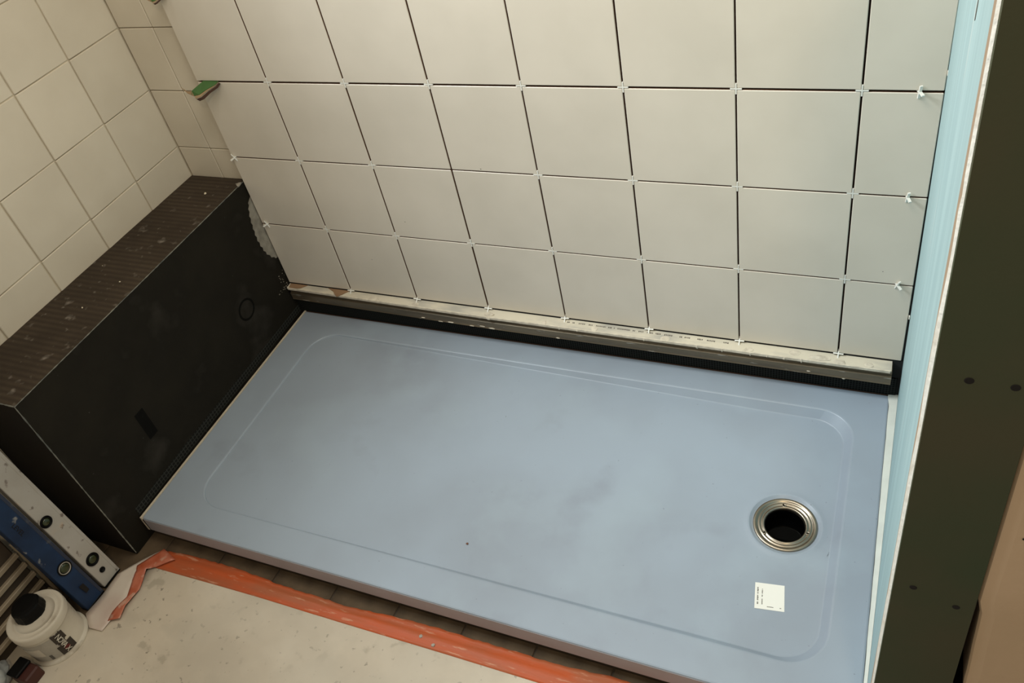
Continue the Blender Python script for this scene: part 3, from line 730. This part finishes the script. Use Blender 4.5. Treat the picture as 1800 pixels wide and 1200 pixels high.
# ------------------------------------------------------------------ tile spacers
def plus(leg, w, d):
    pts = [(w, leg), (-w, leg), (-w, w), (-leg, w), (-leg, -w), (-w, -w), (-w, -leg), (w, -leg), (w, -w), (leg, -w), (leg, w), (w, w)]
    n = 12; v = [(p[0], 0, p[1]) for p in pts] + [(p[0], d, p[1]) for p in pts]
    f = [tuple(range(n)), tuple(range(n, 2 * n))] + [(i, (i + 1) % n, n + (i + 1) % n, n + i) for i in range(n)]
    return mesh('tile_spacer', v, f)
sp_me = plus(0.0100, 0.00125, 0.0035)
ordw = ['first', 'second', 'third', 'fourth', 'fifth', 'sixth', 'seventh']
rows = {3: 'upper', 2: 'middle', 1: 'lower'}
for r, rn_ in rows.items():
    for c in range(1, 8):
        if r == 2 and c == 3: continue            # no cross in this joint
        o = link('tile_spacer', sp_me, 'white', None, (c * P, -0.0004, r * P + [0, .0021, .0006, .0008][r]))
        tag(o, f'flat white cross spacer in the {rn_} tile joint, {ordw[c - 1]} crossing from the left', 'tile spacer', 'cross spacers in the tile joints')
for c in range(1, 8):
    o = link('tile_spacer', sp_me, 'white', None, (c * P + random.uniform(-.001, .001), -0.0024, 0.0040), (math.radians(-52), math.radians(random.uniform(-6, 6)), 0))
    tag(o, f'white cross spacer standing on the metal ledge under the {ordw[c - 1]} vertical joint from the left', 'tile spacer', 'spacers standing on the ledge')
def prong(x, z, label, rz, ry, grp):
    me = plus(0.0115, 0.0013, 0.0045)
    o = link('tile_spacer', me, 'white', None, (x, -0.0030, z), (0, math.radians(ry), math.radians(rz)))
    return tag(o, label, 'tile spacer', grp)
gr = 'upturned spacers jutting from the joints by the teal board'
prong(1.4975, 3 * P + .0008, 'white spacer jutting from the upper joint near the teal board', -62, 8, gr)
prong(1.5015, 2 * P + .0006, 'white spacer jutting from the middle joint near the teal board', -66, 14, gr)
prong(1.5055, 1 * P + .0021, 'white spacer jutting from the lower joint near the teal board', -48, 24, gr)
prong(1.470, 4 * P + .0030, 'white spacer jutting from the highest joint near the teal board', -55, 10, gr)
gl = 'upturned spacers jutting from the joints at the left tile edge'
prong(0.0115, 2 * P + .0006, 'white spacer jutting from the middle joint at the left tile edge', 52, -20, gl)
prong(0.0185, 1 * P + .0021, 'white spacer jutting from the lower joint at the left tile edge', 48, -16, gl)
prong(1.484, -.001, 'white spacer lying by the ledge end near the teal board', 20, 12, gr) if False else None

# ------------------------------------------------------------------ floor covering, tape, film
FZ = -0.172
up_ = [(0.079, -.7757), (0.36, -.7691), (0.57, -.7672), (0.80, -.7650), (0.993, -.7636), (1.25, -.7620), (1.52, -.7600)]
# fleece sheet with gentle creases: ends under the tape
NX, NY = 56, 26
vs = []; fs = []
def fleece_z(x, y):
    return FZ + .0026 + .0012 * math.sin(x * 9 + y * 13) * math.sin(y * 8 - x * 4) + .0009 * math.exp(-((x - .34 - (y + .9) * .5) / .008) ** 2) + .0008 * math.exp(-((x - .55 + (y + .9) * .2) / .006) ** 2) + .0007 * math.exp(-((y + .86 - .15 * math.sin(x * 6)) / .006) ** 2)
for i in range(NX + 1):
    for j in range(NY + 1):
        u, v_ = i / NX, j / NY
        yt = -0.745; yb = -1.55
        y = yt + (yb - yt) * v_
        xl = 0.060 if y > -.95 else max(-0.17, 0.060 - (-.95 - y) * 2.6)
        xl = xl - (0.035 if y < -.93 else 0)
        x = xl + (1.60 - xl) * u
        vs.append((x, y, fleece_z(x, y)))
for i in range(NX):
    for j in range(NY):
        a = i * (NY + 1) + j; fs.append((a, a + 1, a + NY + 2, a + NY + 1))
fme = mesh('fleece', vs, fs, True)
bm = bmesh.new(); bm.from_mesh(fme)
r_ = bmesh.ops.extrude_face_region(bm, geom=bm.faces[:])
for e in r_['geom']:
    if isinstance(e, bmesh.types.BMVert): e.co.z -= .0014
bmesh.ops.recalc_face_normals(bm, faces=bm.faces); bm.to_mesh(fme); bm.free()
tag(link('floor_fleece', fme, 'paper'), 'beige protective fleece spread over the floor in front of the tray', 'floor covering')
# orange tape: straight outer edge, wavy inner edge, slightly crumpled
inner_e = [(0.066, -.732), (.1295, -.7268), (.1935, -.7242), (.2493, -.7235), (.3055, -.7251), (.4006, -.7306), (.488, -.7303), (.5596, -.7322), (.6765, -.7241),
           (.7523, -.7207), (.8518, -.7215), (.9227, -.7204), (1.0035, -.7222), (1.1208, -.7141), (1.3, -.716), (1.52, -.715)]
def interp(tab, x):
    for a, b in zip(tab, tab[1:]):
        if a[0] <= x <= b[0]: return a[1] + (b[1] - a[1]) * (x - a[0]) / (b[0] - a[0])
    return tab[0][1] if x < tab[0][0] else tab[-1][1]
vs = []; fs = []; n = 150; q = 8; rn = random.Random(31)
for i in range(n + 1):
    x = 0.070 + (1.52 - .070) * i / n
    yo_, yi_ = interp(up_, x), interp(inner_e, x) + rn.uniform(-.0012, .0012)
    for j in range(q + 1):
        v_ = j / q; y = yo_ + (yi_ - yo_) * v_
        z = fleece_z(x, y) + .0006 if y < -.7462 else FZ + .0012
        if abs(y + .7455) < .004: z = FZ + .0032
        z += .0016 * math.exp(-((v_ - .55 - .06 * math.sin(x * 7)) / .10) ** 2) + (rn.uniform(0, .0007) if v_ > .3 else 0)
        vs.append((x, y, z))
for i in range(n):
    for j in range(q):
        a = i * (q + 1) + j; fs.append((a, a + 1, a + q + 2, a + q + 1))
tme = mesh('tape', vs, fs, True)
bm = bmesh.new(); bm.from_mesh(tme); r_ = bmesh.ops.extrude_face_region(bm, geom=bm.faces[:])
for e in r_['geom']:
    if isinstance(e, bmesh.types.BMVert): e.co.z -= .0004
bmesh.ops.recalc_face_normals(bm, faces=bm.faces); bm.to_mesh(tme); bm.free()
tag(link('orange_tape', tme, 'tape'), 'long strip of orange tape holding the fleece edge along the tray', 'tape')
lump('mortar_crumb', .0042, 'tublabel', (.7405, -.7470, FZ + .0028), 12, .45, 'grey mortar fleck on the orange tape, left of the other one', 'crumb', 'grey flecks on the orange tape')
lump('mortar_crumb', .0042, 'tublabel', (.7720, -.7560, FZ + .0030), 13, .45, 'grey mortar fleck on the orange tape, right of the other one', 'crumb', 'grey flecks on the orange tape')
# folded plastic film with torn orange tape at the left end
fl = tag(empty('plastic_film', (0.04, -0.85, FZ)), 'cloudy plastic film flap with torn orange tape, beside the blue spirit level', 'plastic sheet')
FO = Vector((0.04, -0.85, FZ))
def sheet2(name, pts, zf, m, parent, th=.0005):
    """flat polygon triangulated, heights from zf, given a thickness"""
    bm = bmesh.new(); vv = [bm.verts.new((p[0] - FO.x, p[1] - FO.y, 0)) for p in pts]; bm.faces.new(vv)
    bmesh.ops.triangulate(bm, faces=bm.faces[:]); bmesh.ops.subdivide_edges(bm, edges=bm.edges[:], cuts=3, use_grid_fill=True)
    bmesh.ops.triangulate(bm, faces=bm.faces[:])
    for v in bm.verts: v.co.z = zf(v.co.x + FO.x, v.co.y + FO.y) - FO.z
    r_ = bmesh.ops.extrude_face_region(bm, geom=bm.faces[:])
    for e in r_['geom']:
        if isinstance(e, bmesh.types.BMVert): e.co.z -= th
    bmesh.ops.recalc_face_normals(bm, faces=bm.faces)
    me = bpy.data.meshes.new(name); bm.to_mesh(me); bm.free()
    for p in me.polygons: p.use_smooth = True
    return link(name, me, m, parent)
def filmz(x, y): return FZ + .0065 + .0035 * math.sin((x + y) * 45) * .4 + .004 * max(0, 1 - abs(x - .05) / .02) * max(0, 1 - abs(y + .79) / .05)
sheet2('film', [(0.0301, -.7693), (.0659, -.7335), (.0391, -.7909), (.0531, -.816), (.0692, -.8536), (.0646, -.9119), (.0626, -.9339), (.0285, -.9366), (-.0039, -.9138), (-.0010, -.8659), (.0000, -.816)], filmz, 'film', fl)
sheet2('torn_tape', [(.0306, -.7846), (.0668, -.7315), (.1139, -.7472), (.0791, -.7757), (.0600, -.7856), (.0789, -.8296), (.0764, -.8722), (.0857, -.8993), (.0595, -.9122), (.0559, -.8905), (.0641, -.8539), (.0471, -.8164), (.0395, -.7960)],
       lambda x, y: filmz(x, y) + .0016 + .0008 * math.sin(x * 400) * math.sin(y * 260), 'tapered', fl)['label'] = 'torn crumpled orange tape'

# ------------------------------------------------------------------ spirit levels leaning by the box front
def level(name, x0, ya, yb, th, length, lean, label, m, medge, vials, hole=None):
    t = tag(empty(name, (x0, (ya + yb) / 2, FZ + .0002), (0, -math.atan(lean), 0)), label, 'spirit level', 'spirit levels leaning on the wall')
    w = yb - ya
    link('bar', boxmesh('bar', -th, 0, -w / 2, w / 2, .004, length - .004, .0012), m, t)
    for z0, z1 in ((0, .005), (length - .005, length)):
        link('end_cap', boxmesh('end_cap', -th - .0005, .0006, -w / 2 - .0005, w / 2 + .0005, z0, z1, .0008), 'blackplastic', t)
    link('edge_rail', boxmesh('edge_rail', -th - .001, .0008, w / 2 - .0065, w / 2 + .0005, .004, length - .004, .0006), medge, t)
    for (dy, z, r, kind) in vials:
        bezel = link('vial', lathe('vial', [(r * 1.12, .0002), (r * 1.10, .0022), (r, .0026), (r * .96, .0010), (0, .0008)], 28), 'blackplastic', t, (0.0004, dy, z), (0, math.pi / 2, 0))
        if kind == 'open': continue
        link('liquid', joinbm('liquid', [lathe('l', [(0.0, .0034), (r * .45, .0032), (r * .66, .0022), (r * .70, .0008)], 20)]), 'vial', bezel)
        link('glass_rim', lathe('glass_rim', [(r * .80, .0012), (r * .84, .0030), (r * .90, .0030), (r * .94, .0012)], 24), 'tublabel' if m == 'levelb' else 'blackplastic', bezel)
    return t
lw = level('spirit_level', -0.0090, -.849, -.802, .022, 1.02, 0.150, 'scuffed white spirit level with round vials, leaning next to the black box', 'levelw', 'levelw', [(-.001, .077, .0135, 'v'), (-.011, .2250, .0118, 'v'), (-.002, .040, .0058, 'open')])
lb = level('spirit_level', -0.0060, -.9045, -.8565, .022, 1.02, 0.155, 'scuffed blue spirit level between the white level and the tub', 'levelb', 'levelbedge', [(.004, .120, .0145, 'v')])
# hanging slot and print on the blue level
slot = prism('hang_slot', [(-.013, -.009), (.012, -.007), (.014, .005), (.002, .012), (-.008, .005)], 0, .0009)
link('hang_slot', slot, 'hole', lb, (0.0001, .004, .050), (0, math.pi / 2, 0.3))
txt = textmesh('LEVEL', .013, .0002)
link('printed_name', txt, 'hole', lb, (0.0007, -.002, .262), (math.pi / 2, math.pi / 2, math.pi / 2))

# ------------------------------------------------------------------ tub with black cap
tub = tag(empty('plastic_tub', (-.022, -.975, FZ)), 'cream white plastic tub with a black cap and a torn dark label', 'tub')
link('body', lathe('body', [(0, 0), (.0590, 0), (.0605, .003), (.0600, .008), (.0555, .009), (.0545, .012), (.0560, .060), (.0570, .082), (.0575, .083)], 64), 'tub', tub)
link('lid', lathe('lid', [(.0560, .080), (.0572, .081), (.0580, .085), (.0580, .098), (.0570, .1025), (.0550, .1035), (.0500, .1020), (.0440, .1008), (.0425, .1024), (.0405, .1024), (.0395, .1000), (.030, .0998), (.0, .0998)], 64), 'tub', tub)
capm = []
vsx = []; fsx = []
nn = 48
profc = [(.0300, .0995), (.0300, .104), (.0285, .112), (.0275, .122), (.0255, .126), (.0180, .1275), (0, .128)]
for r, z in profc:
    for i in range(nn):
        a = 2 * math.pi * i / nn; rr_ = r * (1 + (.035 if (i % 8) < 4 and r > .024 else 0)); vsx.append((rr_ * math.cos(a), rr_ * math.sin(a), z))
for k in range(len(profc) - 1):
    for i in range(nn): fsx.append((k * nn + i, k * nn + (i + 1) % nn, (k + 1) * nn + (i + 1) % nn, (k + 1) * nn + i))
link('cap', mesh('cap', vsx, fsx), 'blackplastic', tub, (-.0165, .004, .0005))
def curved(name, a0, a1, z0, z1, m, r=.0572, parent=tub, na=12, wob=0, seed=1):
    rnn = random.Random(seed); vs = []; fs = []
    for i in range(na + 1):
        a = math.radians(a0 + (a1 - a0) * i / na)
        for j in range(5):
            z = z0 + (z1 - z0) * j / 4 + (rnn.uniform(-wob, wob) if wob and j in (0, 4) else 0)
            rz = .0545 + (.0570 - .0545) * (z - .012) / .07 + (r - .0572)
            vs.append((rz * math.cos(a), rz * math.sin(a), z))
    for i in range(na):
        for j in range(4): a = i * 5 + j; fs.append((a, a + 1, a + 6, a + 5))
    return link(name, mesh(name, vs, fs, True), m, parent)
curved('label', -120, -18, .014, .076, 'tublabel', .0576)
curved('label_panel', -96, -56, .034, .062, 'tub', .0578, seed=2)
ld = curved('dark_label', -30, 2, .013, .042, 'tubdark', .0580)
curved('dark_label', -26, -2, .050, .078, 'tubdark', .0580, wob=.003, seed=5)
curved('dark_label', -24, -8, .044, .052, 'tubdark', .0579, wob=.003, seed=6)
def put_letter(ch, a_deg, z, size, m):
    me = textmesh(ch, size, .0001)
    a = math.radians(a_deg); rz = .0545 + .0025 * (z - .012) / .07 + .0014
    # baseline runs down the tub, letter tops face to the right
    ex = Vector((0, 0, -1)); nrm = Vector((math.cos(a), math.sin(a), 0)); ey = nrm.cross(ex)
    mt_ = Matrix((ex, ey, nrm)).transposed().to_4x4(); mt_.translation = nrm * rz + Vector((0, 0, z))
    o = link('printed_letter', me, m, tub); o.matrix_local = mt_
for ch, z, m in (('N', .066, 'white_print'), ('O', .0555, 'white_print'), ('V', .0450, 'white_print'), ('A', .0365, 'white_print'), ('//', .0285, 'red_print'), ('X', .0210, 'white_print')):
    put_letter(ch, -15, z, .0160, m)
curved('small_print', -52, -46, .016, .032, 'print', .0580, na=4)

# ------------------------------------------------------------------ slatted rack, bag and dark red box at the far lower left
rk = tag(empty('slatted_unit', (-.145, -1.02, FZ)), 'beige slatted unit with dark gaps, against the wall behind the tub', 'slatted unit')
link('casing', boxmesh('casing', -.036, .038, -.045, .120, 0, .225, .003), 'grilledark', rk)  # raised above the slats; its dark brown stands in for shaded wall
for k in range(5):
    link('slat', boxmesh('slat', .036, .046, -.045, .122, -.006, .006, .0015), 'grille', rk, (0, 0, .172 - .034 * k))
link('post', boxmesh('post', .036, .044, .1245, .1310, .0, .20, .001), 'grille', rk)
rb = tag(empty('storage_box', (-.020, -1.0575, FZ + .0016)), 'small dark red box with a black top, between tub and grey bag', 'box')
link('body', boxmesh('body', -.022, .026, -.020, .016, 0, .032, .003), 'darkred', rb)
link('lid', boxmesh('lid', -.024, .006, -.021, .0175, .032, .040, .002), 'blackplastic', rb)
# crumpled bag
bm = bmesh.new(); bmesh.ops.create_icosphere(bm, subdivisions=4, radius=1); rn = random.Random(40)
from mathutils import noise
for v in bm.verts:
    n_ = noise.noise(v.co * 2.2) * .28 + abs(noise.noise(v.co * 5.5)) * .22
    k = 1 + n_; zz_ = v.co.z
    tp = 1 - .85 * max(0, zz_)
    v.co = Vector((v.co.x * .030 * k * tp, v.co.y * .038 * k * tp, (v.co.z * .045 + .042) * (1 + .15 * n_)))
    v.co.z = max(0.0005, v.co.z)
me = bpy.data.meshes.new('bag'); bm.to_mesh(me); bm.free()
for p in me.polygons: p.use_smooth = True
tag(link('plastic_bag', me, 'bag', None, (-.066, -1.100, FZ + .0004)), 'crumpled shiny grey plastic bag in front of the dark red box', 'bag')
